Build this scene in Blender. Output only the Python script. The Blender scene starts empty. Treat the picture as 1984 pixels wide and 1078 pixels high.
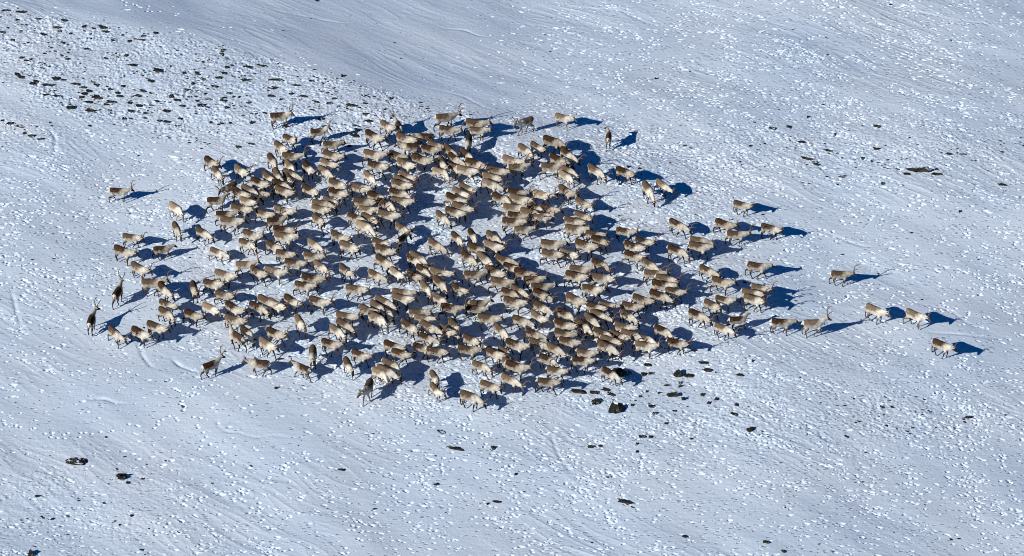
import bpy, bmesh, math, random
import numpy as np
from mathutils import Vector, Matrix

random.seed(7)
rng = np.random.default_rng(7)
sc = bpy.context.scene
R = math.radians

# ---------------------------------------------------------------- camera
W_PX, H_PX = 1984.0, 1078.0
PX_PER_M = 29.0
DIST = 260.0
PITCH = R(35.0)
F_PX = PX_PER_M * DIST
cam_data = bpy.data.cameras.new('camera')
cam = bpy.data.objects.new('camera', cam_data)
sc.collection.objects.link(cam)
CAM = Vector((0.0, -DIST * math.cos(PITCH), DIST * math.sin(PITCH)))
cam.location = CAM
cam.rotation_euler = (math.pi / 2 - PITCH, 0, 0)
cam_data.sensor_width = 36.0
cam_data.lens = 36.0 * F_PX / W_PX
cam_data.clip_start = 1.0
cam_data.clip_end = 12000.0
sc.camera = cam

# ---------------------------------------------------------------- world and sun
SHADOW = Vector((1.47, 1.10, -1.0))            # where a shadow falls, per metre of height
SUN_EL = math.atan2(1.0, math.hypot(1.47, 1.10))
world = bpy.data.worlds.new('World')
sc.world = world
world.use_nodes = True
nt = world.node_tree
nt.nodes.clear()
sky = nt.nodes.new('ShaderNodeTexSky')
sky.sky_type = 'NISHITA'
sky.sun_disc = False
sky.sun_elevation = SUN_EL
sky.sun_rotation = math.atan2(-SHADOW.x, -SHADOW.y)
sky.altitude = 3500
sky.air_density = 0.75
sky.dust_density = 0.0
sky.ozone_density = 6.0
bg = nt.nodes.new('ShaderNodeBackground')
bg.inputs['Strength'].default_value = 0.05
wo = nt.nodes.new('ShaderNodeOutputWorld')
hs = nt.nodes.new('ShaderNodeHueSaturation')
hs.inputs['Saturation'].default_value = 2.1
hs.inputs['Value'].default_value = 1.6
nt.links.new(sky.outputs[0], hs.inputs['Color'])
nt.links.new(hs.outputs[0], bg.inputs['Color'])
nt.links.new(bg.outputs[0], wo.inputs['Surface'])

sl = bpy.data.lights.new('sun', 'SUN')
sl.energy = 4.9
sl.angle = R(0.5)
sl.color = (1.0, 0.965, 0.915)
sun = bpy.data.objects.new('sun', sl)
sc.collection.objects.link(sun)
sun.rotation_euler = SHADOW.to_track_quat('-Z', 'Y').to_euler()
sun.location = (-60, -45, 60)

sc.view_settings.view_transform = 'Standard'
sc.view_settings.look = 'None'
sc.view_settings.gamma = 1.0
sc.view_settings.use_curve_mapping = False
sc.view_settings.exposure = 0.0
sc.cycles.filter_width = 0.95

# ---------------------------------------------------------------- noise on arrays
def vnoise(x, y, seed):
    """smooth gradient noise, about -1..1"""
    xi = np.floor(x).astype(np.int64); yi = np.floor(y).astype(np.int64)
    xf = x - xi; yf = y - yi
    def g(ix, iy):
        h = (ix * 374761393 + iy * 668265263 + seed * 974634777) & 0xffffffff
        h = ((h ^ (h >> 13)) * 1274126177) & 0xffffffff
        h = h ^ (h >> 16)
        a = (h & 0xffff) / 65535.0 * 2 * np.pi
        return np.cos(a), np.sin(a)
    u = xf * xf * xf * (xf * (xf * 6 - 15) + 10); v = yf * yf * yf * (yf * (yf * 6 - 15) + 10)
    out = 0
    for dx in (0, 1):
        for dy in (0, 1):
            gx, gy = g(xi + dx, yi + dy)
            w = (u if dx else 1 - u) * (v if dy else 1 - v)
            out = out + w * (gx * (xf - dx) + gy * (yf - dy))
    return out * 1.5

def sstep(a, b, x):
    t = np.clip((x - a) / (b - a), 0, 1)
    return t * t * (3 - 2 * t)

# ---------------------------------------------------------------- from a pixel of the photograph to the ground
SP, CP = math.sin(PITCH), math.cos(PITCH)
def ray(px, py):
    a = (np.asarray(px, float) - W_PX / 2) / F_PX
    b = (H_PX / 2 - np.asarray(py, float)) / F_PX
    return a, CP + b * SP, -SP + b * CP           # world x, y, z of the view ray
def flat(px, py, z=0.0):
    dx, dy, dz = ray(px, py)
    t = (z - CAM.z) / dz
    return CAM.x + dx * t, CAM.y + dy * t
def to_px(x, y, z):
    rx, ry, rz = x - CAM.x, y - CAM.y, z - CAM.z
    dep = ry * CP - rz * SP
    up = ry * SP + rz * CP
    return W_PX / 2 + F_PX * rx / dep, H_PX / 2 - F_PX * up / dep

# ---------------------------------------------------------------- the lie of the land
RIDGE = [(-600, -60), (0, 12), (250, 48), (430, 84), (560, 122), (700, 160), (860, 205), (1000, 235), (1250, 285), (1500, 330), (2000, 420), (2600, 520)]
RX, RY = flat([p[0] for p in RIDGE], [p[1] for p in RIDGE])
def h_large(x, y):
    yl = np.interp(x, RX, RY)
    d = y - yl
    soft = 0.7 + sstep(-2, 18, x) * 7
    dd = np.clip(d / soft, -30, 30)
    sp = np.where(dd > 25, dd, np.log1p(np.exp(dd))) * soft
    sp = 60 * (1 - np.exp(-sp / 60))
    slope = 0.165 - 0.095 * sstep(-4, 22, x)
    h = -slope * sp
    r = np.hypot(x, y)
    far = np.exp(-(r / 160.0) ** 2)
    h = h + 0.30 * vnoise(x / 19 + 3.1, y / 17 + 8.2, 1) + 0.16 * vnoise(x / 8 + 1.7, y / 7 + 2.2, 2)
    h = h - .065 * 3 * np.log1p(np.exp(np.clip((x - 19 - .1 * y) / 3, -20, 12))) * sstep(10, -2, y)
    # rolling fells a long way off
    h = h + (1 - far) * 14 * vnoise(x / 310 + .3, y / 310 + .9, 5)
    return h

def wind(x, y):
    """wind-packed ripples and hard edged drifts, running down to the right"""
    ca, sa = 0.78, -0.625
    u = x * ca + y * sa; v = -x * sa + y * ca
    wob = 0.5 * vnoise(x / 5, y / 5, 11)
    a = vnoise(u / 4.2, (v + wob) / 0.75, 12)
    b = vnoise(u / 1.7, (v + wob) / 0.30, 13)
    c = vnoise(u / 9.0 + 4, (v + wob) / 2.2 + 1, 14)
    m = 0.45 + 0.55 * sstep(-0.35, 0.45, vnoise(x / 11 + 9, y / 9 + 4, 15))
    ridge = 1 - np.abs(a); ridge = ridge ** 4
    return m * m * (0.024 * ridge + 0.012 * a + 0.007 * b) + 0.05 * c

# ---------------------------------------------------------------- fine grid
X0, X1, DX = -44.0, 44.0, 0.060
Y0, Y1, DY = -33.0, 51.0, 0.052
gx = np.arange(X0, X1, DX); gy = np.arange(Y0, Y1, DY)
GX, GY = np.meshgrid(gx, gy)
PXX, PYY = to_px(GX, GY, h_large(GX, GY))
def blob(px, py, cx, cy, rx, ry):
    return np.exp(-(((px - cx) / rx) ** 2 + ((py - cy) / ry) ** 2))
def ridge_py(px):
    return np.interp(px, [p[0] for p in RIDGE], [p[1] for p in RIDGE])
def scree_w(px, py):
    d = py - ridge_py(px)
    lower = np.interp(px, [-200, 0, 120, 250, 400, 600, 760, 900, 1100], [90, 165, 215, 255, 285, 285, 270, 240, 200])
    w = sstep(-4, 10, d) * sstep(20, -25, py - lower) * sstep(980, 700, px)
    return w
def herd_w(px, py):
    return sstep(1.15, 0.85, np.sqrt(((px - 900) / 560) ** 2 + ((py - 500) / 300) ** 2))
Z = h_large(GX, GY) + wind(GX, GY)
scr = scree_w(PXX, PYY)
band = blob(PXX, PYY, 1650, 290, 420, 55) + blob(PXX, PYY, 1450, 800, 330, 90) * .8 + blob(PXX, PYY, 40, 260, 90, 60) + blob(PXX, PYY, 150, 980, 260, 110) * .6 + blob(PXX, PYY, 1750, 800, 200, 60) * .6
rough = vnoise(GX / .34, GY / .30, 21) + .7 * vnoise(GX / .17, GY / .16, 22)
Z += (0.034 * scr + 0.024 * np.clip(band, 0, 1) + 0.010 * herd_w(PXX, PYY) + .003) * rough * (0.6 + 0.8 * sstep(-.3, .4, vnoise(GX / 2.5, GY / 2.1, 23)))
lump = vnoise(GX / .8, GY / .7, 24)
Z += 0.03 * scr * np.clip(lump, 0, 1)

# hoof prints: pits pressed into the crust
def stamp(x, y, rx, ry, dep, ang=0.0):
    hw = int(2.0 * rx / DX) + 1; hh = int(2.0 * ry / DY) + 2
    i0 = int((x - X0) / DX); j0 = int((y - Y0) / DY)
    a0, a1, b0, b1 = i0 - hw, i0 + hw + 1, j0 - hh, j0 + hh + 1
    if a0 < 0 or b0 < 0 or a1 >= len(gx) or b1 >= len(gy): return
    dx = GX[b0:b1, a0:a1] - x; dy = GY[b0:b1, a0:a1] - y
    if ang: dx, dy = dx * math.cos(ang) + dy * math.sin(ang), -dx * math.sin(ang) + dy * math.cos(ang)
    r2 = (dx / rx) ** 2 + (dy / ry) ** 2
    Z[b0:b1, a0:a1] += -dep * np.exp(-r2 ** 2) + dep * .08 * np.exp(-(np.sqrt(r2) - 1.5) ** 2 / .08)

def unproject(px, py, lift=0.0, fine=True):
    dx, dy, dz = ray(px, py)
    z = np.zeros_like(np.asarray(px, float))
    for k in range(14):
        t = (z + lift - CAM.z) / dz
        x = CAM.x + dx * t; y = CAM.y + dy * t
        z = ground_z(x, y) if fine else h_large(x, y)
    return x, y, z
def ground_z(x, y):
    x = np.asarray(x, float); y = np.asarray(y, float)
    fi = np.clip((x - X0) / DX, 0, len(gx) - 2); fj = np.clip((y - Y0) / DY, 0, len(gy) - 2)
    i = fi.astype(int); j = fj.astype(int); a = fi - i; b = fj - j
    return (Z[j, i] * (1 - a) * (1 - b) + Z[j, i + 1] * a * (1 - b) + Z[j + 1, i] * (1 - a) * b + Z[j + 1, i + 1] * a * b)

N = 150000
cpx = rng.uniform(-120, 2104, N); cpy = rng.uniform(-110, 1150, N)
cx, cy, cz = unproject(cpx, cpy, 0.0, False)
dens = 0.30 + 0 * cpx
dens += 0.55 * herd_w(cpx, cpy)
dens += 0.50 * blob(cpx, cpy, 1600, 200, 520, 210)
dens += 0.30 * blob(cpx, cpy, 200, 400, 260, 160)
dens += 0.25 * blob(cpx, cpy, 1500, 850, 420, 160)
behind = sstep(8, -30, cpy - ridge_py(cpx)) * sstep(1150, 850, cpx)
dens *= (1 - .97 * behind)
dens *= 1 - .55 * scree_w(cpx, cpy)
dens *= 1 - .72 * blob(cpx, cpy, 330, 820, 420, 150)
dens *= 1 - .55 * blob(cpx, cpy, 1850, 680, 230, 150)
dens *= 1 - .45 * blob(cpx, cpy, 1500, 1000, 300, 100)
ca, sa = 0.78, -0.625
cl = vnoise((cx * ca + cy * sa) / 7, (-cx * sa + cy * ca) / 1.3, 31) + .6 * vnoise(cx / 1.5, cy / 1.2, 32)
dens *= np.clip(0.50 + 1.5 * cl, 0.04, 1.7)
keep = rng.uniform(0, 1, N) < dens * .62
for x, y, s in zip(cx[keep], cy[keep], np.clip(rng.normal(.70, .24, keep.sum()), .35, 1.5)):
    stamp(x, y, .130 * s * random.uniform(.65, 1.5), .066 * s, .090 * s * random.uniform(.6, 1.15), random.uniform(-.45, .2))
# single-file trails
TRAILS = [[(1500, 640), (1250, 590), (1000, 560)], [(2050, 900), (1900, 780), (1850, 690)], [(1990, 1010), (1900, 820), (1830, 700), (1700, 640)],
          [(1930, 1100), (1870, 900), (1800, 720)], [(1040, 1090), (990, 960), (900, 800)], [(1250, 1090), (1130, 960), (960, 800)],
          [(200, 590), (60, 520), (-50, 470)], [(180, 655), (40, 690), (-60, 700)], [(420, 740), (300, 820), (100, 840), (-60, 800)],
          [(720, 780), (560, 900), (380, 980), (200, 1100)], [(1560, 600), (1700, 560), (2050, 640)], [(1500, 500), (1650, 430), (1850, 380), (2050, 350)],
          [(1200, 290), (1420, 150), (1600, 60), (1700, -60)], [(1100, 230), (1250, 110), (1330, 20), (1380, -60)], [(1800, 620), (1920, 560), (2050, 520)],
          [(900, 800), (880, 900), (700, 1000), (650, 1100)], [(300, 30), (215, -10)], [(245, 10), (330, 32)], [(230, 380), (120, 330), (20, 300)], [(600, 1100), (420, 900), (330, 730)]]
for tr in TRAILS:
    px = np.array([p[0] for p in tr], float); py = np.array([p[1] for p in tr], float)
    L = np.concatenate([[0], np.cumsum(np.hypot(np.diff(px), np.diff(py) * 1.7))])
    n = int(L[-1] / 15)
    s = np.linspace(0, L[-1], n)
    qx = np.interp(s, L, px) + 9 * np.sin(s / 70.0 + px[0]); qy = np.interp(s, L, py) + 5 * np.sin(s / 110.0 + py[0])
    x, y, z = unproject(qx, qy, 0, False)
    for a, b in zip(x, y):
        if random.random() < .25: continue
        for q in range(random.choice((1, 1, 2, 3))):
            stamp(a + random.gauss(0, .28), b + random.gauss(0, .26), .11, .08, random.uniform(.07, .10))
# a few curved drift lips
for lip in [[(418, 800), (422, 828), (450, 838), (500, 846), (560, 846), (640, 850)], [(165, 772), (200, 775), (250, 783)], [(1060, 820), (1080, 880), (1110, 920)],
            [(96, 248), (108, 270), (104, 300)], [(840, 50), (900, 60), (950, 72)], [(260, 640), (275, 690), (300, 715)], [(1760, 580), (1840, 602), (1900, 640)], [(330, 690), (350, 712), (400, 722)], [(1700, 5), (1800, 30), (1900, 45), (1984, 80)], [(1330, 0), (1450, 30), (1560, 60)], [(500, 10), (620, 40), (700, 45)], [(760, 150), (900, 190), (960, 215)], [(1560, 430), (1640, 470), (1700, 480)], [(20, 550), (30, 600), (44, 640)], [(1790, 640), (1860, 650), (1960, 655)], [(1100, 10), (1200, 22), (1280, 52)]]:
    px = np.array([p[0] for p in lip], float); py = np.array([p[1] for p in lip], float)
    s = np.linspace(0, len(lip) - 1, 160)
    x, y, z = unproject(np.interp(s, range(len(lip)), px), np.interp(s, range(len(lip)), py) + 2 * np.sin(s * 5), 0, False)
    for k, (a, b) in enumerate(zip(x, y)):
        i0 = int((a - X0) / DX); j0 = int((b - Y0) / DY); w = 14
        if i0 < w or j0 < w or i0 > len(gx) - w - 1 or j0 > len(gy) - w - 1: continue
        sl_ = (slice(j0 - w, j0 + w + 1), slice(i0 - w, i0 + w + 1))
        dx_ = GX[sl_] - a; dy_ = GY[sl_] - b
        Z[sl_] -= 0.0055 * np.exp(-(dx_ ** 2 + dy_ ** 2) / .02) * math.sin(math.pi * k / 159)

# ---------------------------------------------------------------- ground sheet: fine where the photograph looks, coarse out to the horizon
def outer(a, sgn):
    r, st = [], 0.25
    v = a
    while abs(v) < 3500:
        v += sgn * st; st *= 1.42; r.append(v)
    return r
ax = np.array(outer(X0, -1)[::-1] + list(gx) + outer(gx[-1], 1)); ay = np.array(outer(Y0, -1)[::-1] + list(gy) + outer(gy[-1], 1))
nx0 = len(outer(X0, -1)); ny0 = len(outer(Y0, -1))
AX, AY = np.meshgrid(ax, ay)
AZ = h_large(AX, AY) + wind(AX, AY) * np.exp(-(np.maximum(np.abs(AX) - 45, 0) + np.maximum(np.abs(AY - 9) - 43, 0)) / 6)
AZ[ny0:ny0 + len(gy), nx0:nx0 + len(gx)] = Z
ny, nx = AX.shape
me = bpy.data.meshes.new('snow_ground')
co = np.stack([AX, AY, AZ], -1).reshape(-1, 3).astype(np.float32)
idx = np.arange(nx * ny, dtype=np.int32).reshape(ny, nx)
quads = np.stack([idx[:-1, :-1], idx[:-1, 1:], idx[1:, 1:], idx[1:, :-1]], -1).reshape(-1)
me.vertices.add(nx * ny); me.vertices.foreach_set('co', co.ravel())
me.loops.add(len(quads)); me.loops.foreach_set('vertex_index', quads)
nf = len(quads) // 4
me.polygons.add(nf); me.polygons.foreach_set('loop_start', np.arange(0, nf * 4, 4, dtype=np.int32))
smooth_ = np.ones((ny - 1, nx - 1), dtype=bool); smooth_[ny0:ny0 + len(gy) - 1, nx0:nx0 + len(gx) - 1] = False
me.polygons.foreach_set('use_smooth', smooth_.ravel())
me.update(calc_edges=True)
# where the ground is trampled and soiled, and where thin snow lets the heath through
tr_ = me.attributes.new('thin', 'FLOAT', 'POINT')
thin = np.zeros((ny, nx), np.float32)
thin[ny0:ny0 + len(gy), nx0:nx0 + len(gx)] = np.clip(scr + .45 * np.clip(band, 0, 1), 0, 1)
tr_.data.foreach_set('value', thin.ravel())
td_ = me.attributes.new('trod', 'FLOAT', 'POINT')
trod = np.full((ny, nx), .3, np.float32)
hp = PYY - ridge_py(PXX)
trod_f = .45 + .55 * herd_w(PXX, PYY) + .4 * blob(PXX, PYY, 1600, 200, 520, 210) + .3 * blob(PXX, PYY, 1500, 850, 420, 160) + .25 * blob(PXX, PYY, 200, 400, 260, 160)
trod_f *= (1 - .9 * sstep(8, -30, hp) * sstep(1150, 850, PXX)) * (1 - .6 * blob(PXX, PYY, 330, 820, 420, 150))
trod_f += .4 * scr
trod[ny0:ny0 + len(gy), nx0:nx0 + len(gx)] = trod_f
td_.data.foreach_set('value', trod.ravel())
dt_ = me.attributes.new('soiled', 'FLOAT', 'POINT')
soiled = np.zeros((ny, nx), np.float32)
soiled[ny0:ny0 + len(gy), nx0:nx0 + len(gx)] = herd_w(PXX, PYY) * sstep(-.3, .5, vnoise(GX / 2.2, GY / 2, 61) + .3 * vnoise(GX / .6, GY / .5, 62))
trod_f = None
dt_.data.foreach_set('value', soiled.ravel())
ground = bpy.data.objects.new('ground', me)
sc.collection.objects.link(ground)
ground['kind'] = 'structure'
ground['label'] = 'wind-packed snow slope trodden full of hoof prints'

# ---------------------------------------------------------------- materials
def new_mat(name, rough=0.9, spec=0.15):
    m = bpy.data.materials.new(name); m.use_nodes = True
    b = m.node_tree.nodes['Principled BSDF']
    b.inputs['Roughness'].default_value = rough
    b.inputs['Specular IOR Level'].default_value = spec
    return m, m.node_tree, b
def node(nt, t, **k):
    n = nt.nodes.new(t)
    for a, v in k.items(): setattr(n, a, v)
    return n
def noise(nt, vec, scale, detail=3.0, rough=.55):
    n = node(nt, 'ShaderNodeTexNoise'); n.inputs['Scale'].default_value = scale
    n.inputs['Detail'].default_value = detail; n.inputs['Roughness'].default_value = rough
    nt.links.new(vec, n.inputs['Vector']); return n
def mapr(nt, val, a, b, c=0.0, d=1.0):
    n = node(nt, 'ShaderNodeMapRange'); n.inputs[1].default_value = a; n.inputs[2].default_value = b
    n.inputs[3].default_value = c; n.inputs[4].default_value = d
    nt.links.new(val, n.inputs[0]); return n.outputs[0]
def mix(nt, fac, a, b, mode='MIX'):
    n = node(nt, 'ShaderNodeMix', data_type='RGBA', blend_type=mode)
    for s, v in ((n.inputs[0], fac), (n.inputs[6], a), (n.inputs[7], b)):
        if isinstance(v, (tuple, float, int)): s.default_value = v
        else: nt.links.new(v, s)
    return n.outputs[2]
def math_(nt, op, a, b):
    n = node(nt, 'ShaderNodeMath', operation=op)
    for s, v in ((n.inputs[0], a), (n.inputs[1], b)):
        if isinstance(v, (float, int)): s.default_value = v
        else: nt.links.new(v, s)
    return n.outputs[0]

snow, nt, b = new_mat('snow', .62, .25)
tc = node(nt, 'ShaderNodeTexCoord'); O = tc.outputs['Object']
n1 = noise(nt, O, .12, 3); n2 = noise(nt, O, 3.0, 4)
col = mix(nt, mapr(nt, n1.outputs[0], .35, .65), (.63, .735, .835, 1), (.68, .76, .835, 1))
at = node(nt, 'ShaderNodeAttribute', attribute_name='thin')
mp = node(nt, 'ShaderNodeMapping'); mp.inputs['Rotation'].default_value = (0, 0, R(38)); mp.inputs['Scale'].default_value = (.55, 1.6, 1)
nt.links.new(O, mp.inputs[0])
n3 = noise(nt, mp.outputs[0], 3.2, 5, .7)
n4 = noise(nt, O, .35, 3)
spk = math_(nt, 'MULTIPLY', mapr(nt, n3.outputs[0], .62, .70), mapr(nt, n4.outputs[0], .42, .6))
spk = math_(nt, 'MULTIPLY', spk, at.outputs['Fac'])
col = mix(nt, spk, col, (.10, .085, .06, 1))
ds = node(nt, 'ShaderNodeAttribute', attribute_name='soiled')
col = mix(nt, math_(nt, 'MULTIPLY', ds.outputs['Fac'], .75), col, (.66, .71, .77, 1))
nd = noise(nt, O, 11.0, 2)
col = mix(nt, math_(nt, 'MULTIPLY', ds.outputs['Fac'], mapr(nt, nd.outputs[0], .70, .74, 0, .7)), col, (.16, .12, .085, 1))
nt.links.new(col, b.inputs['Base Color'])
bmp = node(nt, 'ShaderNodeBump'); bmp.inputs['Strength'].default_value = 1.0; bmp.inputs['Distance'].default_value = .035
n5 = noise(nt, O, 7.0, 5, .62)
mp2 = node(nt, 'ShaderNodeMapping'); mp2.inputs['Rotation'].default_value = (0, 0, R(38.7)); mp2.inputs['Scale'].default_value = (.35, 2.2, 1)
nt.links.new(O, mp2.inputs[0])
n6 = noise(nt, mp2.outputs[0], 1.6, 4, .6)
# small broken bites in the crust, between the deeper prints
wn = noise(nt, O, 2.0, 2)
wv = node(nt, 'ShaderNodeVectorMath', operation='SCALE'); nt.links.new(wn.outputs[1], wv.inputs[0]); wv.inputs['Scale'].default_value = .25
wa = node(nt, 'ShaderNodeVectorMath', operation='ADD'); nt.links.new(O, wa.inputs[0]); nt.links.new(wv.outputs[0], wa.inputs[1])
mp3 = node(nt, 'ShaderNodeMapping'); mp3.inputs['Scale'].default_value = (2.3, 6.6, 1.0); mp3.inputs['Rotation'].default_value = (0, 0, R(-12))
nt.links.new(wa.outputs[0], mp3.inputs[0])
vo = node(nt, 'ShaderNodeTexVoronoi', voronoi_dimensions='2D'); vo.inputs['Scale'].default_value = 1.0
nt.links.new(mp3.outputs[0], vo.inputs['Vector'])
sc_ = node(nt, 'ShaderNodeSeparateColor'); nt.links.new(vo.outputs['Color'], sc_.inputs[0])
ta_ = node(nt, 'ShaderNodeAttribute', attribute_name='trod')
nz_ = noise(nt, mp2.outputs[0] if 'mp2' in dir() else O, .9, 3)
gate = math_(nt, 'LESS_THAN', sc_.outputs[0], math_(nt, 'MULTIPLY', ta_.outputs['Fac'], mapr(nt, nz_.outputs[0], .40, .64, .0, .9)))
pit = mapr(nt, vo.outputs['Distance'], .16, .36, -1.0, 0.0)
pit = math_(nt, 'MULTIPLY', math_(nt, 'MULTIPLY', pit, gate), 1.1)
hsum = math_(nt, 'ADD', pit, math_(nt, 'ADD', math_(nt, 'MULTIPLY', n5.outputs[0], .5), math_(nt, 'MULTIPLY', n6.outputs[0], .8)))
nt.links.new(hsum, bmp.inputs['Height']); nt.links.new(bmp.outputs[0], b.inputs['Normal'])
me.materials.append(snow)

rock, nt, b = new_mat('lichened_rock', .85, .2)
tc = node(nt, 'ShaderNodeTexCoord'); O = tc.outputs['Object']
oi = node(nt, 'ShaderNodeObjectInfo')
n1 = noise(nt, O, 4.0, 5, .65); n2 = noise(nt, O, 1.7, 3)
c = mix(nt, mapr(nt, n1.outputs[0], .4, .65), (.010, .010, .008, 1), (.034, .036, .026, 1))
c = mix(nt, mapr(nt, n2.outputs[0], .55, .7, 0, .6), c, (.11, .105, .075, 1))
ge = node(nt, 'ShaderNodeNewGeometry'); sx = node(nt, 'ShaderNodeSeparateXYZ'); nt.links.new(ge.outputs['Normal'], sx.inputs[0])
n3 = noise(nt, O, 5.0, 4, .7)
sn = math_(nt, 'ADD', sx.outputs[2], math_(nt, 'MULTIPLY', n3.outputs[0], .55))
sn = math_(nt, 'ADD', sn, math_(nt, 'MULTIPLY', oi.outputs['Random'], .16))
c = mix(nt, mapr(nt, sn, 1.36, 1.42), c, (.76, .82, .90, 1))
nt.links.new(c, b.inputs['Base Color'])
bmp = node(nt, 'ShaderNodeBump'); bmp.inputs['Distance'].default_value = .08
nt.links.new(n1.outputs[0], bmp.inputs['Height']); nt.links.new(bmp.outputs[0], b.inputs['Normal'])

coat, nt, b = new_mat('reindeer_coat', .95, .08)
tc = node(nt, 'ShaderNodeTexCoord'); O = tc.outputs['Object']
oi = node(nt, 'ShaderNodeObjectInfo')
at = node(nt, 'ShaderNodeAttribute', attribute_name='coat')
sp_ = node(nt, 'ShaderNodeSeparateColor'); nt.links.new(at.outputs['Color'], sp_.inputs[0])
oc = node(nt, 'ShaderNodeSeparateColor'); nt.links.new(oi.outputs['Color'], oc.inputs[0])
vr = node(nt, 'ShaderNodeVectorMath', operation='ADD'); nt.links.new(O, vr.inputs[0])
cmb = node(nt, 'ShaderNodeCombineXYZ'); nt.links.new(math_(nt, 'MULTIPLY', oi.outputs['Random'], 50.0), cmb.inputs[0]); nt.links.new(cmb.outputs[0], vr.inputs[1])
n1 = noise(nt, vr.outputs[0], 5.0, 4, .6); n2 = noise(nt, vr.outputs[0], 2.2, 2)
brown = mix(nt, oc.outputs[0], (.35, .265, .18, 1), (.036, .019, .010, 1))
brown = mix(nt, mapr(nt, n2.outputs[0], .35, .65, 0, .5), brown, mix(nt, .6, brown, (.085, .042, .020, 1)))
cream = mix(nt, oc.outputs[1], (.86, .80, .665, 1), (.46, .385, .285, 1))
dark = mix(nt, oc.outputs[2], (.022, .015, .012, 1), (.30, .235, .17, 1))
wob = mapr(nt, n1.outputs[0], .3, .7, -.22, .22)
fb = mapr(nt, math_(nt, 'ADD', sp_.outputs[0], wob), .0, 1.0)
fd = mapr(nt, math_(nt, 'ADD', sp_.outputs[2], math_(nt, 'MULTIPLY', wob, .6)), .3, .7)
c = mix(nt, fb, cream, brown)
c = mix(nt, fd, c, dark)
c = mix(nt, math_(nt, 'MULTIPLY', sp_.outputs[1], 1.0), c, (.74, .70, .60, 1))
c = mix(nt, mapr(nt, n1.outputs[0], .3, .7, .0, .35), c, mix(nt, .5, c, (.05, .035, .025, 1)))
nt.links.new(c, b.inputs['Base Color'])
bmp = node(nt, 'ShaderNodeBump'); bmp.inputs['Distance'].default_value = .02; bmp.inputs['Strength'].default_value = .6
n7 = noise(nt, vr.outputs[0], 24.0, 3, .6)
nt.links.new(n7.outputs[0], bmp.inputs['Height']); nt.links.new(bmp.outputs[0], b.inputs['Normal'])

horn, nt, b = new_mat('antler_bone', .7, .25)
tc = node(nt, 'ShaderNodeTexCoord'); oi = node(nt, 'ShaderNodeObjectInfo')
n1 = noise(nt, tc.outputs['Object'], 9, 3)
c = mix(nt, oi.outputs['Color'], (.5, .5, .5, 1), (.5, .5, .5, 1))
c = mix(nt, mapr(nt, n1.outputs[0], .35, .7, 0, .7), (.10, .055, .035, 1), (.28, .18, .115, 1))
nt.links.new(c, b.inputs['Base Color'])

# ---------------------------------------------------------------- reindeer: one continuous body per pose
def tube(bm, pts, rad, up=Vector((0, 0, 1)), seg=14):
    """loft of elliptical rings through pts; rad = (side, up) radii; closed with domed ends"""
    P = [Vector(p) for p in pts]; rings = []
    for i, p in enumerate(P):
        a = P[max(i - 1, 0)]; c_ = P[min(i + 1, len(P) - 1)]
        t = (c_ - a).normalized()
        u = up - up.dot(t) * t
        if u.length < 1e-3: u = Vector((1, 0, 0)) - t.x * t
        u.normalize(); s = t.cross(u)
        ra, rb = rad[i]
        rings.append([bm.verts.new(p + s * ra * math.cos(k * 2 * math.pi / seg) + u * rb * math.sin(k * 2 * math.pi / seg)) for k in range(seg)])
    for r0, r1 in zip(rings, rings[1:]):
        for k in range(seg):
            bm.faces.new((r0[k], r0[(k + 1) % seg], r1[(k + 1) % seg], r1[k]))
    t0 = (P[0] - P[1]).normalized(); t1 = (P[-1] - P[-2]).normalized()
    c0 = bm.verts.new(P[0] + t0 * min(rad[0]) * .7); c1 = bm.verts.new(P[-1] + t1 * min(rad[-1]) * .7)
    for k in range(seg):
        bm.faces.new((rings[0][(k + 1) % seg], rings[0][k], c0)); bm.faces.new((rings[-1][k], rings[-1][(k + 1) % seg], c1))

def smooth_path(pts, rad, n=4):
    """Catmull-Rom subdivision of a path and its radii"""
    P = [Vector(p) for p in pts]; Q = [Vector((r[0], r[1], 0)) for r in rad]
    def cr(a, b_, c_, d, t):
        return .5 * ((2 * b_) + (c_ - a) * t + (2 * a - 5 * b_ + 4 * c_ - d) * t * t + (3 * b_ - a - 3 * c_ + d) * t ** 3)
    oP, oR = [], []
    for i in range(len(P) - 1):
        g = lambda L, k: L[min(max(k, 0), len(L) - 1)]
        for k in range(n):
            t = k / n
            oP.append(cr(g(P, i - 1), P[i], P[i + 1], g(P, i + 2), t)); q = cr(g(Q, i - 1), Q[i], Q[i + 1], g(Q, i + 2), t)
            oR.append((max(q.x, .01), max(q.y, .01)))
    oP.append(P[-1]); oR.append(rad[-1])
    return oP, oR

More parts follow.
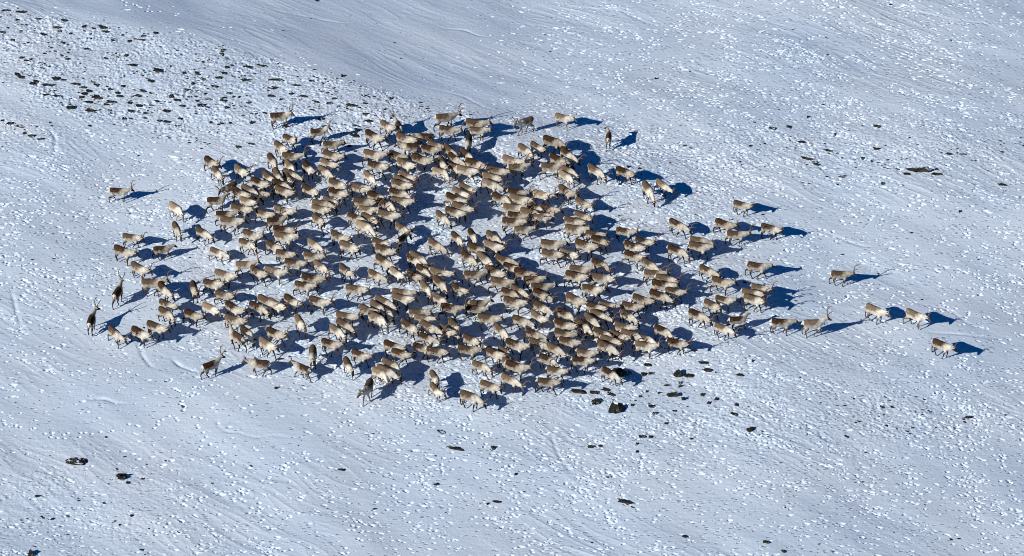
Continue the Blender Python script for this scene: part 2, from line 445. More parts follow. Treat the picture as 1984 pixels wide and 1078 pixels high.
HEAD = {'u': ((.80, 0, 1.17), -24), 'l': ((.90, 0, 1.02), -36), 'd': ((.93, 0, .74), -50), 'g': ((.86, 0, .50), -68)}
def make_body(pose, yaw, phase, slim=1.0):
    hb, hp = HEAD[pose]
    piv = Vector((.42, 0, .90))
    rot = Matrix.Rotation(yaw, 3, 'Z')
    hb = piv + rot @ (Vector(hb) - piv)
    hdir = Matrix.Rotation(yaw * 1.7, 3, 'Z') @ Vector((math.cos(R(hp)), 0, math.sin(R(hp))))
    bm = bmesh.new()
    k = slim
    torso = [(-.63, 0, .87), (-.56, 0, .89), (-.42, 0, .87), (-.18, 0, .83), (.08, 0, .81), (.30, 0, .83), (.46, 0, .86), (.57, 0, .88)]
    trad = [(.08 * k, .10), (.165 * k, .190), (.215 * k, .235), (.230 * k, .255), (.240 * k, .270), (.220 * k, .265), (.17 * k, .235), (.11 * k, .16)]
    p, r = smooth_path(torso, trad); tube(bm, p, r, seg=20)
    mid = piv.lerp(hb, .55) + Vector((0, 0, .0))
    npth = [piv + Vector((-.08, 0, -.03)), piv.lerp(hb, .3), mid, hb.lerp(piv, .15), hb + hdir * .04]
    nrad = [(.145, .205), (.125, .185), (.105, .150), (.085, .115), (.075, .09)]
    p, r = smooth_path(npth, nrad); tube(bm, p, r, seg=16)
    # mane hanging under the neck
    m0 = piv.lerp(hb, .1) + Vector((.02, 0, -.13)); m1 = piv.lerp(hb, .75) + Vector((0, 0, -.10))
    p, r = smooth_path([m0, m0.lerp(m1, .5) + Vector((0, 0, -.03)), m1], [(.09, .11), (.08, .10), (.05, .06)]); tube(bm, p, r, seg=12)
    hup = Matrix.Rotation(yaw * 1.7, 3, 'Z') @ Vector((-math.sin(R(hp)), 0, math.cos(R(hp))))
    hpts = [hb - hdir * .03, hb + hdir * .07 - hup * .005, hb + hdir * .17 - hup * .012, hb + hdir * .27 - hup * .02, hb + hdir * .35 - hup * .025]
    p, r = smooth_path(hpts, [(.08, .095), (.085, .10), (.068, .082), (.052, .06), (.046, .048)]); tube(bm, p, r, up=hup, seg=14)
    hs = hdir.cross(hup)
    for s in (-1, 1):
        e0 = hb + hup * .06 + hs * s * .05 - hdir * .01
        tube(bm, [e0, e0 + hs * s * .09 + hup * .02 - hdir * .03, e0 + hs * s * .17 + hup * .015 - hdir * .05], [(.022, .030), (.024, .038), (.012, .014)], seg=8)
    tube(bm, [(-.64, 0, .93), (-.70, 0, .88), (-.72, 0, .80)], [(.035, .04), (.04, .04), (.022, .025)], seg=8)
    bones = [(Vector(a), Vector(b_), .24, 'torso') for a, b_ in zip(torso, torso[1:])]
    bones += [(piv, hb, .13, 'neck'), (hb + hdir * .01, hb + hdir * .36, .105, 'head'), (Vector((-.64, 0, .93)), Vector((-.72, 0, .80)), .04, 'tail')]
    for s in (-1, 1):
        a = phase + (0 if s > 0 else math.pi)
        f = .24 * math.sin(a); lift = max(0, math.cos(a)) * .09
        y = s * .125
        L = [(.36, y * .9, .74), (.38, y, .60), (.37 + f * .35, y, .44), (.37 + f * .95 - lift * .3, y, .22 + lift), (.37 + f * 1.15 - lift, y, .085 + lift), (.41 + f * 1.15 - lift, y, .02 + lift)]
        p, r = smooth_path(L, [(.085, .115), (.075, .10), (.048, .058), (.031, .035), (.031, .034), (.040, .046)], 3); tube(bm, p, r, up=Vector((1, 0, 0)), seg=10)
        bones += [(Vector(a_), Vector(b_), .05 if i else .09, 'leg%d' % min(i, 2)) for i, (a_, b_) in enumerate(zip(L, L[1:]))]
        f = -.22 * math.sin(a + .5); lift = max(0, -math.cos(a + .5)) * .09
        y = s * .12
        L = [(-.42, y * .8, .82), (-.38, y, .66), (-.38 + f * .3, y, .54), (-.53 + f * .8, y, .38 + lift * .5), (-.49 + f * 1.1, y, .20 + lift), (-.46 + f * 1.2, y, .085 + lift), (-.42 + f * 1.2, y, .02 + lift)]
        p, r = smooth_path(L, [(.11, .15), (.10, .15), (.075, .105), (.041, .048), (.032, .036), (.032, .036), (.040, .046)], 3); tube(bm, p, r, up=Vector((1, 0, 0)), seg=10)
        bones += [(Vector(a_), Vector(b_), .05 if i > 1 else .12, 'hleg%d' % min(i, 3)) for i, (a_, b_) in enumerate(zip(L, L[1:]))]
    bmesh.ops.recalc_face_normals(bm, faces=bm.faces)
    tmp = bpy.data.meshes.new('tmp'); bm.to_mesh(tmp); bm.free()
    ob = bpy.data.objects.new('tmp', tmp); sc.collection.objects.link(ob)
    md = ob.modifiers.new('r', 'REMESH'); md.mode = 'VOXEL'; md.voxel_size = .0175; md.use_smooth_shade = True
    ms = ob.modifiers.new('s', 'SMOOTH'); ms.factor = .5; ms.iterations = 3
    dg = bpy.context.evaluated_depsgraph_get()
    out = bpy.data.meshes.new_from_object(ob.evaluated_get(dg))
    bpy.data.objects.remove(ob); bpy.data.meshes.remove(tmp)
    out.name = 'reindeer_body'
    n = len(out.vertices); V = np.zeros(n * 3, np.float32); out.vertices.foreach_get('co', V); V = V.reshape(-1, 3).astype(float)
    best = np.full(n, 1e9); kind = np.zeros(n, int)
    names = []
    for a, b_, rr, nm in bones:
        a = np.array(a); d = np.array(b_) - a
        t = np.clip(((V - a) @ d) / (d @ d), 0, 1)
        dist = np.linalg.norm(V - (a + t[:, None] * d), axis=1) / rr
        if nm not in names: names.append(nm)
        q = dist < best; best[q] = dist[q]; kind[q] = names.index(nm)
    x, y_, z = V[:, 0], V[:, 1], V[:, 2]
    isk = lambda *nm: np.isin(kind, [names.index(q) for q in nm if q in names])
    C = np.zeros((n, 4), np.float32); C[:, 3] = 1
    nz = vnoise(x * 6 + phase, z * 6 + y_ * 6, 41)
    # brown saddle: strong above, fading down the flank and ending at the shoulder
    vv = sstep(.64, 1.02, z + .10 * nz); ff = 1 - sstep(.02, .46, x + .35 * (.95 - z) + .08 * nz)
    t_ = isk('torso', 'hleg0', 'leg0')
    C[t_, 0] = ((.34 + .76 * vv) * ff + .10 * (1 - ff) + .25 * (1 - ff) * sstep(.98, 1.1, z))[t_]
    neck = isk('neck'); C[neck, 0] = .10 + .25 * sstep(.0, .10, (z - piv.z)[neck])
    pale_flank = sstep(.06, .0, np.abs(z - .66 + .02 * nz)) * sstep(-.35, -.1, x)
    C[t_, 0] *= (1 - .6 * pale_flank)[t_]
    belly = t_ & (z < .60); C[belly, 0] = .45
    rump = (x < -.60) & (z > .55) & (np.abs(y_) < .13); C[rump, 1] = .85; C[isk('tail'), 1] = .9
    he = isk('head'); hv = (V - np.array(hb)) @ np.array(hdir)
    C[he, 0] = 1; C[he, 2] = sstep(-.04, .08, hv)[he] * .9
    muz = he & (hv > .345); C[muz, 2] = .3
    C[isk('leg1'), 0] = .8; C[isk('leg1'), 2] = sstep(.62, .48, z)[isk('leg1')] * .85
    C[isk('leg2'), 2] = 1; C[isk('hleg1', 'hleg2'), 0] = .75; C[isk('hleg1', 'hleg2'), 2] = sstep(.62, .46, z)[isk('hleg1', 'hleg2')] * .8
    C[isk('hleg3'), 2] = 1
    V2 = V.copy(); V2[:, 2] *= 1.12; out.vertices.foreach_set('co', V2.astype(np.float32).ravel()); out.update()
    ca_ = out.color_attributes.new('coat', 'FLOAT_COLOR', 'POINT'); ca_.data.foreach_set('color', C.ravel())
    out.materials.clear(); out.materials.append(coat)
    hm = Matrix((hdir, hs, hup)).transposed().to_4x4(); hm.translation = hb + hup * .07 + hdir * .015; hm.translation.z *= 1.12
    return out, hm

POSES = []
for pose, yaws in (('u', (0, .45, -.45)), ('l', (0, .22, -.35, .1)), ('d', (0, .3, -.3, -.1)), ('g', (0, -.4))):
    for i, yw in enumerate(yaws):
        for ph in (.4 + i * 1.1, 2.2 + i * 1.3 + (0.5 if pose == 'd' else 0)):
            POSES.append((pose,) + make_body(pose, yw, ph, random.uniform(.94, 1.05)))

# antlers, head frame: x along the nose, y to the animal's right, z out of the crown
def make_antler(side, size, v):
    bm = bmesh.new(); s = side; q = random.Random(v * 10 + (side > 0))
    if size == 'a':
        k = q.uniform(.68, .92)
        main = [(0, .03, 0), (-.07, .09, .13), (-.15, .18, .30), (-.17, .25, .47), (-.12, .28, .63), (-.04, .26, .76)]
        main = [(a * k, b_ * s * k, c_ * k) for a, b_, c_ in main]
        p, r = smooth_path(main, [(.032, .032), (.030, .030), (.028, .028), (.026, .026), (.025, .025), (.014, .014)], 3); tube(bm, p, r, seg=6)
        for base, tip in (((-.02, .04, .03), (.17, .06, .10)), ((-.20, .22, .30), (-.30, .24, .36)), ((-.14, .27, .56), (-.24, .29, .68)), ((-.08, .27, .70), (.03, .22, .78))):
            if q.random() < .85:
                b0 = Vector(base) * k; t0 = Vector(tip) * k; b0.y *= s; t0.y *= s
                m_ = b0.lerp(t0, .5) + Vector((0, 0, .02))
                tube(bm, [b0, m_, t0], [(.015, .015), (.014, .014), (.008, .008)], seg=6)
    else:
        k = q.uniform(.7, 1.1)
        main = [(0, .03, 0), (-.07, .07, .10), (-.11, .12, .20), (-.06, .14, .31)]
        main = [(a * k, b_ * s * k, c_ * k) for a, b_, c_ in main]
        p, r = smooth_path(main, [(.023, .023), (.021, .021), (.018, .018), (.010, .010)], 3); tube(bm, p, r, seg=6)
        b0 = Vector((-.01, .04 * s, .02)) * k; tube(bm, [b0, b0 + Vector((.10, .01 * s, .06))], [(.012, .012), (.007, .007)], seg=6)
    m = bpy.data.meshes.new('antler'); bm.to_mesh(m); bm.free()
    for pl in m.polygons: pl.use_smooth = True
    m.materials.append(horn); return m
ANT = {(sz, v): (make_antler(-1, sz, v), make_antler(1, sz, v)) for sz in 'as' for v in range(4)}

HERD = """542 226 0 u m a
616 257 10 u m a
562 270 -25 u m s
544 286 -35 l m n
563 304 -5 l m a
528 311 -50 d m s
562 322 -40 d p s
596 324 -40 l m n
410 316 -35 l d a
421 335 -50 d m s
467 331 -35 l p a
562 338 -20 d d n
520 344 -35 l m n
538 340 -60 d m n
641 281 -3 l d s
642 302 -22 l m s
634 317 -25 l p n
628 332 -28 d p n
750 245 -40 l m n
773 246 110 u d a
723 264 -30 l m s
784 269 -20 l m n
822 267 175 l d n
860 229 5 l m a
866 252 -3 l m s
795 285 175 l d n
842 282 -20 d d n
831 290 -15 l d n
722 300 -15 l p n
768 302 -20 l d n
814 309 -20 l m n
784 318 -25 l p n
730 322 -10 l m s
716 342 -35 d p n
908 274 -100 g d s
871 292 -40 l m s
880 307 -30 d m n
904 300 -40 d m n
857 316 -60 l p n
852 334 -20 g w n
878 325 -20 l d n
902 331 -15 l p n
787 342 -35 l p a
777 350 -25 d p n
921 240 -10 l d s
924 254 0 l p n
1016 237 -140 l p a
1091 229 -20 l p n
1069 274 -15 d d s
1040 285 -35 l m s
1017 291 -35 d p s
1098 298 -40 d m a
1081 310 -30 d d n
1067 324 -5 l m n
1099 331 -25 d p s
1095 341 -25 d w n
1154 331 -30 d m n
990 312 -15 l p n
1002 325 0 l m n
959 332 -10 l m n
952 344 -20 l p n
918 317 -20 l m n
1179 267 85 u b n
1209 334 -20 l d s
500 354 -25 l m n
445 363 -140 l d n
542 358 -20 d m n
547 370 -20 l m n
559 346 -60 l m n
600 369 -25 l m s
482 369 -30 d d n
501 375 -20 l m s
463 375 -25 l m n
477 390 -20 l p n
419 389 5 u m n
466 406 -15 l m s
436 417 -5 l d n
447 430 -10 l m n
511 415 -20 l m a
548 409 -15 l p n
534 429 5 u d n
640 390 -20 l d a
623 396 -10 d d n
618 405 -15 l p n
618 427 -35 l m n
549 447 -10 l d a
551 461 -10 l p n
487 456 -25 l m a
479 473 -25 d m n
530 478 -25 l m n
609 474 -35 d p n
653 357 -25 l m s
653 375 -20 l m a
696 365 -20 l p n
774 361 -15 l m a
771 375 -10 d m n
775 391 -15 l p n
704 392 -5 l d a
728 382 -20 l m n
747 396 -25 d m n
711 407 -15 l p a
750 417 -15 l p n
689 423 -25 d m a
715 424 -25 l m a
706 439 -20 g w n
778 442 -35 d m a
778 464 50 u d n
736 471 -15 l m n
742 485 -20 l m n
657 459 -25 l m n
675 478 -25 l p n
902 364 -20 l d n
890 374 -25 l p n
878 385 -20 l m n
892 403 -25 l d a
878 411 -20 l m n
856 420 -35 d m s
885 461 -45 d m s
843 474 -35 d m s
949 357 -25 d p s
916 456 -50 d m n
955 459 -35 d m n
954 477 -25 l p a
921 482 -25 d d n
999 374 -10 l d a
1048 378 -15 l w a
969 384 -15 d m n
1005 387 -15 l p a
992 404 -10 l p a
1037 404 -20 d d n
1062 406 -20 l m a
1000 419 -10 l d a
1048 420 -15 l p n
1026 415 -15 d d a
992 432 -10 l m n
1012 446 0 l p a
1096 371 -30 l d a
1127 392 -35 l m a
1128 420 -25 l m a
1110 430 -20 l m n
1113 445 -10 l p n
1151 457 -15 l d n
1162 468 -25 l d a
1067 474 -10 l m n
1133 476 -15 l m n
1283 359 -35 d p s
1255 366 -55 g p s
1209 449 -10 l m a
1312 436 -30 d m a
1402 435 -20 l d n
1246 468 -20 l m a
1226 478 -25 l m n
1353 467 -10 d d n
1351 478 -10 l m n
422 489 -25 d p n
551 493 -10 l m n
568 510 -10 l m n
604 497 -10 l m a
476 514 0 l p a
499 527 -35 l m n
531 527 -15 l p a
620 516 -35 d p s
434 537 -20 l p a
414 551 -20 l m n
434 572 -10 l m a
604 541 -10 l d a
587 554 -10 l m n
407 598 -20 l w s
452 598 -30 l m n
499 596 -25 d m n
514 584 -30 l d n
535 591 -30 l p a
565 584 -30 l m s
617 585 -20 l m a
453 620 -20 l m a
801 503 -35 d m n
809 500 -25 d d a
743 507 -35 d m n
767 529 -40 l w a
668 524 -40 l m a
727 533 -25 d m s
802 534 -30 l d n
819 524 -35 d m s
849 529 -15 l p n
835 523 -20 l d n
852 550 -35 d m a
825 558 -45 d p n
887 560 -30 l m s
688 561 -10 l m n
778 568 -10 l m n
778 579 -15 l p n
744 586 -25 d d n
852 580 -30 l p n
871 598 -10 l d a
713 602 -25 l m n
732 595 -30 d d n
749 605 -35 d m s
730 616 -30 d p n
807 607 0 l m a
818 618 -10 l p n
670 614 -15 l m a
907 499 -35 d m n
938 502 -40 d p n
1068 493 -10 l m n
1102 493 -20 l p n
978 505 -20 d d n
990 519 -20 l m s
955 526 -25 l m n
916 533 -5 l d a
969 547 -15 l d n
1014 530 -15 l d n
1034 544 -5 l d n
1048 557 -5 l d n
1004 564 -30 d m n
1047 570 -30 d d a
987 568 -20 d d n
995 586 -20 l m n
1123 523 -10 l m n
1115 536 -15 l m n
1162 540 -10 l p s
1162 512 -25 d d a
1148 561 -15 l m s
1113 581 -25 l d n
1048 595 -30 d m a
923 589 5 u d n
918 599 -5 l m n
945 618 -10 l m n
1043 615 -30 l p n
1096 610 -25 d m a
1153 596 -20 l m n
1161 612 -25 d m n
1147 622 -40 d m n
1177 594 -15 l m n
1225 496 -15 l d n
1311 486 -20 d m s
1257 512 -30 d m a
1264 531 -5 l m a
1287 542 -10 l d n
1281 553 -10 l m n
1304 565 -15 l m a
1276 574 -20 d d n
1240 580 -15 l d n
1222 594 -15 l m n
1216 612 -30 d m n
1369 524 -25 d m n
1397 547 -20 l m n
1403 582 -15 l m s
1380 592 -25 l d n
1352 612 -20 d m n
479 645 -30 g m n
459 654 130 u m s
518 669 -30 l p n
534 647 -25 l m a
582 626 -60 l p s
606 686 -85 l m s
408 709 20 u d a
503 705 170 l d s
587 714 140 u d s
641 667 -20 l d n
668 630 -30 d d n
653 641 -40 d p n
792 631 -30 l m n
831 638 -25 d m s
828 655 -25 d m a
816 674 -15 l m n
843 681 -10 l d s
866 642 -40 l m n
881 631 -45 g m n
905 678 -10 l d a
760 671 -20 l m n
773 686 -15 l d s
696 689 -25 l m s
674 706 -60 l m n
757 708 -20 g d s
735 723 -30 g w n
747 719 -25 d m n
713 751 -110 l d s
842 731 -60 l m n
843 754 -50 l p n
1010 622 -20 d m n
972 642 -40 d m n
913 659 -25 l m a
1035 648 -25 d d n
1043 667 -25 d m n
999 669 -20 l m n
1075 677 -25 d m n
979 683 -45 d m n
959 686 -30 l m n
1062 697 -20 d m n
990 705 -20 l m n
999 711 -15 l m s
932 710 -20 d m a
987 736 -20 d p a
947 748 -15 l m n
1075 719 -10 l m n
1058 741 -5 l d s
1093 633 -20 l m n
1091 647 -20 l d n
1098 662 -10 l m s
1129 630 -35 d m n
1133 686 -15 l m n
1126 700 -5 l m n
1209 634 -20 l m n
1197 652 -25 l m s
1181 661 -20 l m a
1167 647 -25 l m n
1222 650 -20 d d n
1174 672 -25 d m n
1247 657 -15 d p n
1249 671 -10 l p a
1283 641 -25 d m n
1310 665 -15 l d a
1400 636 -20 d p s
1180 723 -25 d m s
229 372 -5 l m a
341 404 -35 d w s
342 444 -60 d m s
393 451 -30 d m s
253 461 -10 l m a
237 487 -20 l m s
314 484 5 l d n
269 520 -30 l m a
295 549 0 l m a
318 561 -45 d m s
376 560 -70 l d a
228 567 75 u b a
177 621 70 u d a
324 591 -25 l m n
322 607 -30 d m s
372 610 -20 l d n
223 646 -45 d m a
271 646 -30 l m n
302 634 -20 l m s
910 769 -20 d m s
1437 398 -20 l m s
1425 455 0 l m a
1490 443 -10 l m s
1465 517 -10 l m n
1626 533 0 l d a
1471 559 -15 l m a
1456 569 -15 l m a
1459 581 -20 l p s
1428 621 5 u d n
1511 626 0 l d n
1574 628 5 u p a
1694 601 -20 l p n
1771 611 -20 l p s
1823 669 -25 l m s"""
herd = []
for ln in HERD.split('\n'):
    q = ln.split()
    herd.append((float(q[0]), float(q[1]), float(q[2]), q[3], q[4], q[5]))
# how much of each animal shows past those standing in front of it
def shows(i):
    x, y = herd[i][:2]; c_ = 0
    for a in range(8):
        for r_ in (.35, .7, 1.0):
            sx_ = x + 17 * r_ * math.cos(a * math.pi / 4); sy_ = y + 8 * r_ * math.sin(a * math.pi / 4)
            if any(o[1] > y and abs(o[0] - x) < 40 and abs(o[1] - y) < 30 and ((sx_ - o[0]) / 18) ** 2 + ((sy_ - o[1]) / 9) ** 2 < 1 for o in herd): c_ += 1
    return c_
order = sorted(range(len(herd)), key=lambda i: (shows(i), i))
named = set(order[:310])

TONE = {'d': (.97, .70), 'm': (.88, .42), 'p': (.58, .2), 'w': (.06, .0), 'b': (1.05, .8)}
WORD = {'d': 'dark brown', 'm': 'mid brown', 'p': 'pale fawn', 'w': 'cream white', 'b': 'blackish'}
DO = {'u': 'head raised', 'l': 'head level', 'd': 'head lowered', 'g': 'nosing the snow'}
HORNS = {'a': 'tall antlers', 's': 'short antlers', 'n': ''}
SPECIAL = {
 (545, 226): 'tall-antlered reindeer highest on the slope at the herd\'s upper left, facing right',
 (1356, 262): '', (1179, 267): 'lone black-backed calf above the herd, facing uphill with white rump showing',
 (1016, 237): 'pale reindeer at the upper edge turned to face left, antlers forward',
 (1091, 229): 'hornless fawn reindeer standing alone at the upper right edge of the herd',
 (229, 372): 'antlered reindeer with dark back standing alone beyond the left side, highest of the left stragglers',
 (341, 404): 'cream reindeer alone left of the herd with lowered head and pale legs',
 (228, 567): 'blackish antlered reindeer at the left edge looking back over its shoulder, facing uphill',
 (177, 621): 'antlered reindeer farthest left of all, facing uphill with white rump',
 (408, 709): 'dark-backed antlered reindeer at the lower left, neck stretched up to the right',
 (503, 705): 'reindeer facing left below the herd with dark back and white rump patch',
 (587, 714): 'small dark reindeer below the herd looking left, white rump toward the camera',
 (713, 751): 'small grey reindeer lowest of the lower left group, facing the camera',
 (842, 731): 'fawn reindeer at the bottom edge with its head hidden by another behind it',
 (843, 754): 'pale fawn reindeer at the bottom edge walking downhill, touching the one above',
 (910, 769): 'lowest reindeer of the whole herd, brown, walking right at the bottom edge',
 (1626, 533): 'dark-backed tall-antlered reindeer walking alone to the right of the herd',
 (1694, 601): 'first of two pale reindeer walking right, beyond the right of the herd',
 (1771, 611): 'second of two pale reindeer walking right, with stubby antlers',
 (1823, 669): 'reindeer farthest right of all, brown with cream shoulder, walking down right',
 (1574, 628): 'pale reindeer holding high upright antlers, behind a small dark-backed one',
 (1511, 626): 'small dark-backed reindeer walking just in front of the one with upright antlers',
 (1437, 398): 'reindeer walking alone at the right side, uppermost of the right stragglers',
 (1490, 443): 'reindeer leading right, farthest right of the upper trio beside the herd',
 (1465, 517): 'hornless brown-backed reindeer alone right of the herd, walking right',
 (1428, 621): 'dark-backed calf with raised hornless head at the lower right of the herd',
 (1255, 366): 'small pale reindeer with its head down toward the camera, upper right',
 (1283, 359): 'brown reindeer right beside the small one facing the camera, head lowered',
 (848, 334): 'very pale cream reindeer grazing in the upper middle of the herd',
 (706, 439): 'cream grey reindeer grazing at the lower edge of the upper left cluster',
 (773, 211): '', (586, 625): 'small grey reindeer standing apart facing the camera in a snow gap, lower left',
 (459, 654): 'grey reindeer looking back up left among the lower left animals',
 (362, 558): '', (376, 560): 'grey antlered reindeer facing the camera near the left end of the herd',
}
SPECIAL = {k: v for k, v in SPECIAL.items() if v}
used_labels = set()
DEFERRED = []
def special_for(x, y):
    k = min(SPECIAL, key=lambda p: (p[0] - x) ** 2 + (p[1] - y) ** 2)
    return SPECIAL[k] if math.hypot(k[0] - x, k[1] - y) < 7 else None
def facing(h):
    h = (h + 180) % 360 - 180
    if abs(h) <= 12: return 'facing right'
    if -60 < h < -12: return 'angled down right'
    if -125 < h <= -60: return 'facing the camera'
    if 12 < h < 60: return 'angled up right'
    if 60 <= h <= 140: return 'facing uphill'
    return 'facing left'
props = bpy.data.collections.new('herd'); sc.collection.children.link(props)
protos = {}
merge = []
rr = random.Random(11)
by_pose = {p: [q for q in POSES if q[0] == p] for p in 'uldg'}
for i, (px, py, hd, pose, tone, ant) in enumerate(herd):
    calf = (1179, 267) if False else None
    size = rr.uniform(.91, 1.12)
    if tone == 'b' and ant == 'n': size = .92
    if abs(px - 586) < 3 and abs(py - 625) < 3: size = .85
    if px < 600 and abs(py - 229) < 8 and ant == 'a': size = 1.08
    cand = by_pose[pose]
    sp0 = special_for(px, py) or ''
    if ant == 'n' and tone != 'b' and not any(k in sp0 for k in ('hornless', 'calf')):
        if rr.random() < .65: ant = 's'
    if ant == 's' and not sp0 and rr.random() < .12: ant = 'a'
    v = rr.randrange(len(cand))
    _, mesh_, hm = cand[v]
    x, y, z = unproject(np.array([px]), np.array([py]), .90 * size)
    if abs(hd) < 75: hd = math.degrees(math.atan2(math.sin(R(hd)) / .62, math.cos(R(hd))))
    h = hd + rr.uniform(-6, 6)
    # stand on the snow under the hooves
    c_, s_ = math.cos(R(h)), math.sin(R(h))
    fx = np.array([.4, .4, -.45, -.45]) * size; fy = np.array([.12, -.12, .12, -.12]) * size
    zz = ground_z(x[0] + fx * c_ - fy * s_, y[0] + fx * s_ + fy * c_)
    pitch = math.atan2((zz[2] + zz[3] - zz[0] - zz[1]) / 2, .85 * size)
    M = Matrix.Translation((x[0], y[0], float(zz.mean()) - .015)) @ Matrix.Rotation(R(h), 4, 'Z') @ Matrix.Rotation(pitch, 4, 'Y') @ Matrix.Scale(size, 4)
    ta, tb = TONE[tone]
    oc_ = (min(1, max(0, ta + rr.uniform(-.16, .16))), min(1, max(0, tb + rr.uniform(-.15, .15))), (.85 if tone == 'w' else max(0, rr.uniform(-.3, .30) + (.25 if tone == 'p' else 0))), 1)
    av = ANT[(ant, rr.randrange(4))] if ant != 'n' else None
    if i not in named:
        merge.append((mesh_, M, av, hm)); continue
    if v not in protos.setdefault(pose, {}):
        o = bpy.data.objects.new('reindeer', mesh_); protos[pose][v] = o
    else:
        o = protos[pose][v].copy()
    props.objects.link(o)
    o.matrix_world = M; o.color = oc_
    lab = special_for(px, py)
    if not lab:
        w = [WORD[tone], 'reindeer,', DO[pose] + ',', facing(herd[i][2]) + ',']
        lab = '%s %d%% across and %d%% down the picture' % (' '.join(w), round(px / 19.84), round(py / 10.78))
        if lab in used_labels:
            lab = '%s %.1f%% across and %.1f%% down the picture' % (' '.join(w), px / 19.84, py / 10.78)
    used_labels.add(lab)
    o['label'] = lab; o['category'] = 'reindeer'; o['group'] = 'reindeer of the herd on the snow'
    if av:
        for side in (0, 1):
            a = bpy.data.objects.new('antler', av[side]); props.objects.link(a)
            a.parent = o; a.matrix_parent_inverse = Matrix.Identity(4); a.matrix_basis = hm
if merge:
    bm = bmesh.new(); mats = [coat, horn]
    for mesh_, M, av, hm in merge:
        for m2, MM, mi in [(mesh_, M, 0)] + ([(av[0], M @ hm, 1), (av[1], M @ hm, 1)] if av else []):
            n0 = len(bm.verts); f0 = len(bm.faces)
            bm.from_mesh(m2); bm.verts.ensure_lookup_table(); bm.faces.ensure_lookup_table()
            bmesh.ops.transform(bm, matrix=MM, verts=bm.verts[n0:])
            for f in bm.faces[f0:]: f.material_index = mi
    m = bpy.data.meshes.new('reindeer_mass'); bm.to_mesh(m); bm.free()
    m.materials.append(coat); m.materials.append(horn)
    o = bpy.data.objects.new('reindeer_mass', m); sc.collection.objects.link(o); o.color = (.7, .45, .05, 1)
    o['kind'] = 'stuff'; o['label'] = 'the most hidden animals, standing behind others within the thick of the herd'; o['category'] = 'reindeer'

# ---------------------------------------------------------------- rocks
ROCKS = """108 53 20 5
115 60 9 4
200 53 25 4
205 61 18 3
125 40 15 5
10 20 23 3
40 23 23 3
33 38 8 3
23 77 8 4
163 52 10 3
137 65 8 3
301 64 10 3
277 70 10 3
251 80 10 3
245 107 10 5
258 127 18 3
307 137 18 8
331 128 4 3
357 142 11 3
60 115 10 3
33 144 15 3
41 150 23 6
108 153 14 8
123 155 8 4
71 158 15 5
63 162 13 5
93 165 25 5
148 163 18 3
180 159 10 3
188 165 13 4
88 184 15 4
111 186 23 3
163 182 13 6
175 177 23 5
189 189 23 7
173 198 20 3
213 197 15 7
227 180 11 4
213 173 10 3
238 167 8 3
137 209 20 8
175 215 23 5
212 214 9 4
278 177 18 4
268 185 13 3
271 205 19 5
252 200 13 4
252 215 14 3
240 230 10 4
281 229 8 3
308 234 10 3
326 236 18 4
348 230 10 3
323 216 15 3
352 205 10 4
344 194 13 3
361 173 13 4
332 187 13 3
368 188 10 3
386 204 9 6
397 182 6 3
6 234 10 6
20 239 13 6
39 245 20 8
48 258 10 5
61 263 15 6
83 269 10 3
292 157 13 4
482 130 18 5
439 130 9 3
434 142 14 3
423 151 15 5
414 167 10 4
475 156 15 5
535 155 36 5
443 181 14 3
463 188 4 3
452 188 5 3
439 208 9 3
432 195 13 3
588 187 24 5
565 182 11 3
648 191 15 4
638 200 15 4
612 197 11 3
544 193 7 4
575 165 15 3
621 231 22 5
716 235 16 6
708 221 15 3
693 252 16 4
690 265 33 4
487 238 7 8
448 239 11 5
408 238 5 3
462 285 13 4
553 245 9 5
483 199 5 3
665 147 9 3
680 204 9 3
525 186 18 4
1122 759 31 8
1150 760 15 7
1175 755 16 6
1184 764 15 5
1156 777 16 13
1194 792 33 18
1201 722 38 15
1255 707 13 8
1248 725 13 7
1260 724 8 6
1313 725 15 13
1333 728 25 8
1371 717 15 8
1364 703 24 4
1307 765 27 9
1324 773 9 10
1318 742 11 4
1319 748 9 3
1225 785 9 5
1264 788 16 6
1268 801 11 5
1307 795 16 3
1276 761 6 3
1253 759 5 3
1240 768 7 3
1361 765 10 6
1374 781 8 3
1388 774 11 4
1427 784 9 3
1422 802 15 3
1435 727 15 3
1244 846 16 5
1260 846 11 5
1145 865 13 3
1163 864 11 4
1234 860 7 3
1234 875 7 3
1453 833 13 9
1458 699 5 5
1496 249 15 5
1529 246 11 6
1566 226 10 3
1700 246 20 4
1606 292 25 3
1561 307 21 4
1631 306 4 5
1670 306 8 3
1784 330 50 9
1816 337 25 4
1757 337 15 3
1943 358 15 3
1948 369 6 3
1631 342 13 3
1710 356 10 3
1859 410 6 3
1814 328 8 3
1618 263 6 3
1578 314 15 3
150 895 43 12
236 923 18 15
61 1072 14 12
254 999 5 4
102 1006 6 4
248 935 8 4
886 870 30 6
956 871 12 6
1214 974 26 7
965 972 12 5
944 976 5 3
999 919 7 3
854 836 15 5
846 939 13 3
1484 1050 13 5"""
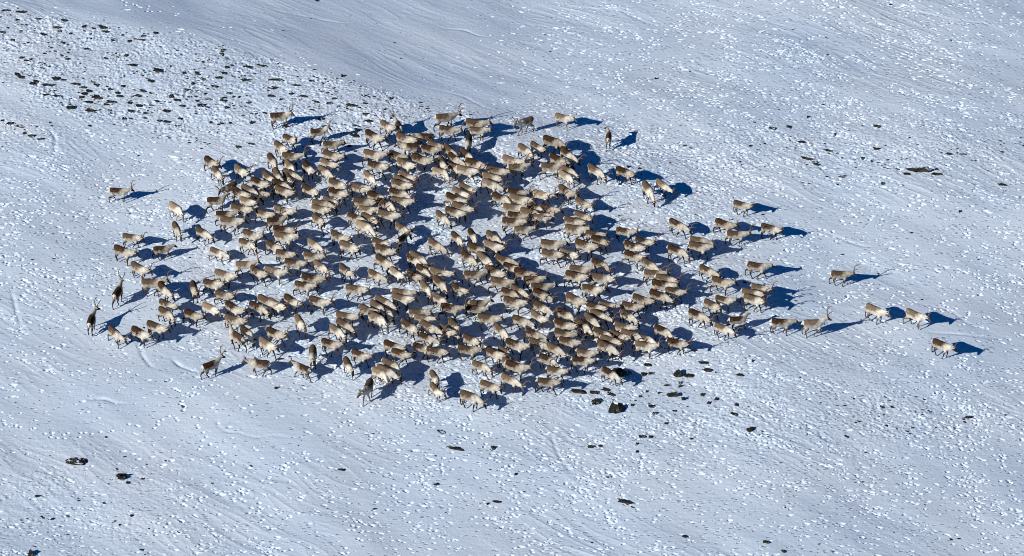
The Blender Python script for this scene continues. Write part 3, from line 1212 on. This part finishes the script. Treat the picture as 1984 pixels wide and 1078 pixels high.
def make_rock(sx, sy, sz, seed, tilt=0.0):
    bm = bmesh.new(); bmesh.ops.create_icosphere(bm, subdivisions=4, radius=1)
    q = random.Random(seed); V = np.array([v.co[:] for v in bm.verts])
    off = seed * 3.7
    n = vnoise(V[:, 0] * 1.3 + off, V[:, 1] * 1.3 + V[:, 2] * .9, seed) * .60 + vnoise(V[:, 0] * 3 + off, V[:, 2] * 3 + V[:, 1] * 2, seed + 1) * .28
    V = V * (1 + n)[:, None]
    for k in range(9):                      # broken facets
        d = np.array([q.gauss(0, 1), q.gauss(0, 1), q.gauss(0, .8)]); d /= np.linalg.norm(d)
        c_ = q.uniform(.55, .85); e = V @ d - c_
        V = V - np.where(e > 0, e * .9, 0)[:, None] * d
    V[:, 0] *= sx; V[:, 1] *= sy; V[:, 2] *= sz
    for v, c_ in zip(bm.verts, V): v.co = c_
    bmesh.ops.rotate(bm, verts=bm.verts, matrix=Matrix.Rotation(tilt, 3, 'Z'))
    m = bpy.data.meshes.new('rock'); bm.to_mesh(m); bm.free()
    m.materials.append(rock)
    return m
rcol = bpy.data.collections.new('rocks'); sc.collection.children.link(rcol)
rocks = [tuple(map(float, l.split())) for l in ROCKS.split('\n')]
rl = set()
for k, (px, py, w, h) in enumerate(rocks):
    sx = w / PX_PER_M / 2 * (1.2 if w > 11 or px < 900 else .9)
    sy = min(sx * .8, max(.10, h / PX_PER_M * .62)) + .04
    sz = max(.10, h / PX_PER_M * .56)
    x, y, z = unproject(np.array([px]), np.array([py]), sz * .3)
    small = w < 12
    o = bpy.data.objects.new('rock', make_rock(sx, sy, sz, 100 + k, R(random.uniform(-26, 2)) if w > h * 1.8 else 0))
    rcol.objects.link(o); o.location = (x[0], y[0], z[0] + sz * (.30 if w > 30 else .12)); o.rotation_euler = (0, random.uniform(-.1, .25), 0)
    kind = 'broad' if w > 26 else 'squat' if h > w * .55 else 'flat' if w > h * 3 else 'small' if w < 12 else 'low'
    lab = '%s dark rock poking through the snow, %d%% across and %d%% down the picture' % (kind, round(px / 19.84), round(py / 10.78))
    if lab in rl: lab = '%s dark rock poking through the snow, %.1f%% across and %.1f%% down the picture' % (kind, px / 19.84, py / 10.78)
    rl.add(lab); o['label'] = lab; o['category'] = 'rock'; o['group'] = 'dark rocks poking through the snow'

# gravel and heath stubs breaking the crust: far too many to count
bm = bmesh.new()
N = 30000
cpx = rng.uniform(-40, 2020, N); cpy = rng.uniform(-20, 1090, N)
w = scree_w(cpx, cpy) * 1.0 + .55 * blob(cpx, cpy, 1650, 300, 360, 38) + .12 * blob(cpx, cpy, 1500, 790, 260, 50) + .5 * blob(cpx, cpy, 40, 262, 70, 34) + .22 * blob(cpx, cpy, 120, 990, 200, 60) + .3 * blob(cpx, cpy, 1760, 800, 120, 40) + .25 * blob(cpx, cpy, 1240, 240, 160, 14) + .02
cx, cy, cz = unproject(cpx, cpy, 0, False)
w = w * np.clip(.35 + 1.4 * vnoise(cx / 1.8, cy / 1.3, 51) + .5 * vnoise(cx / 5, cy / 4, 52), 0, 1.2)
kp = rng.uniform(0, 1, N) < w
cx, cy = cx[kp], cy[kp]; cz = ground_z(cx, cy)
for x, y, z in zip(cx, cy, cz):
    s = random.uniform(.025, .068) * (1 + (random.random() < .12))
    r = bmesh.ops.create_icosphere(bm, subdivisions=1, radius=1)
    M = Matrix.Translation((x, y, z + s * .25)) @ Matrix.Rotation(random.uniform(-.9, .3), 4, 'Z') @ Matrix.Diagonal((s * random.uniform(1.0, 2.4), s * .9, s * random.uniform(.5, .9), 1))
    for v in r['verts']: v.co += Vector((random.uniform(-.25, .25), random.uniform(-.25, .25), random.uniform(-.25, .25)))
    bmesh.ops.transform(bm, matrix=M, verts=r['verts'])
m = bpy.data.meshes.new('gravel'); bm.to_mesh(m); bm.free(); m.materials.append(rock)
o = bpy.data.objects.new('gravel', m); sc.collection.objects.link(o)
o['kind'] = 'stuff'; o['label'] = 'small dark stones and heath stubs breaking through the snow crust'; o['category'] = 'gravel'
print('named', len(named), 'merged', len(merge), 'gravel', len(cx), 'ground', nx, ny)
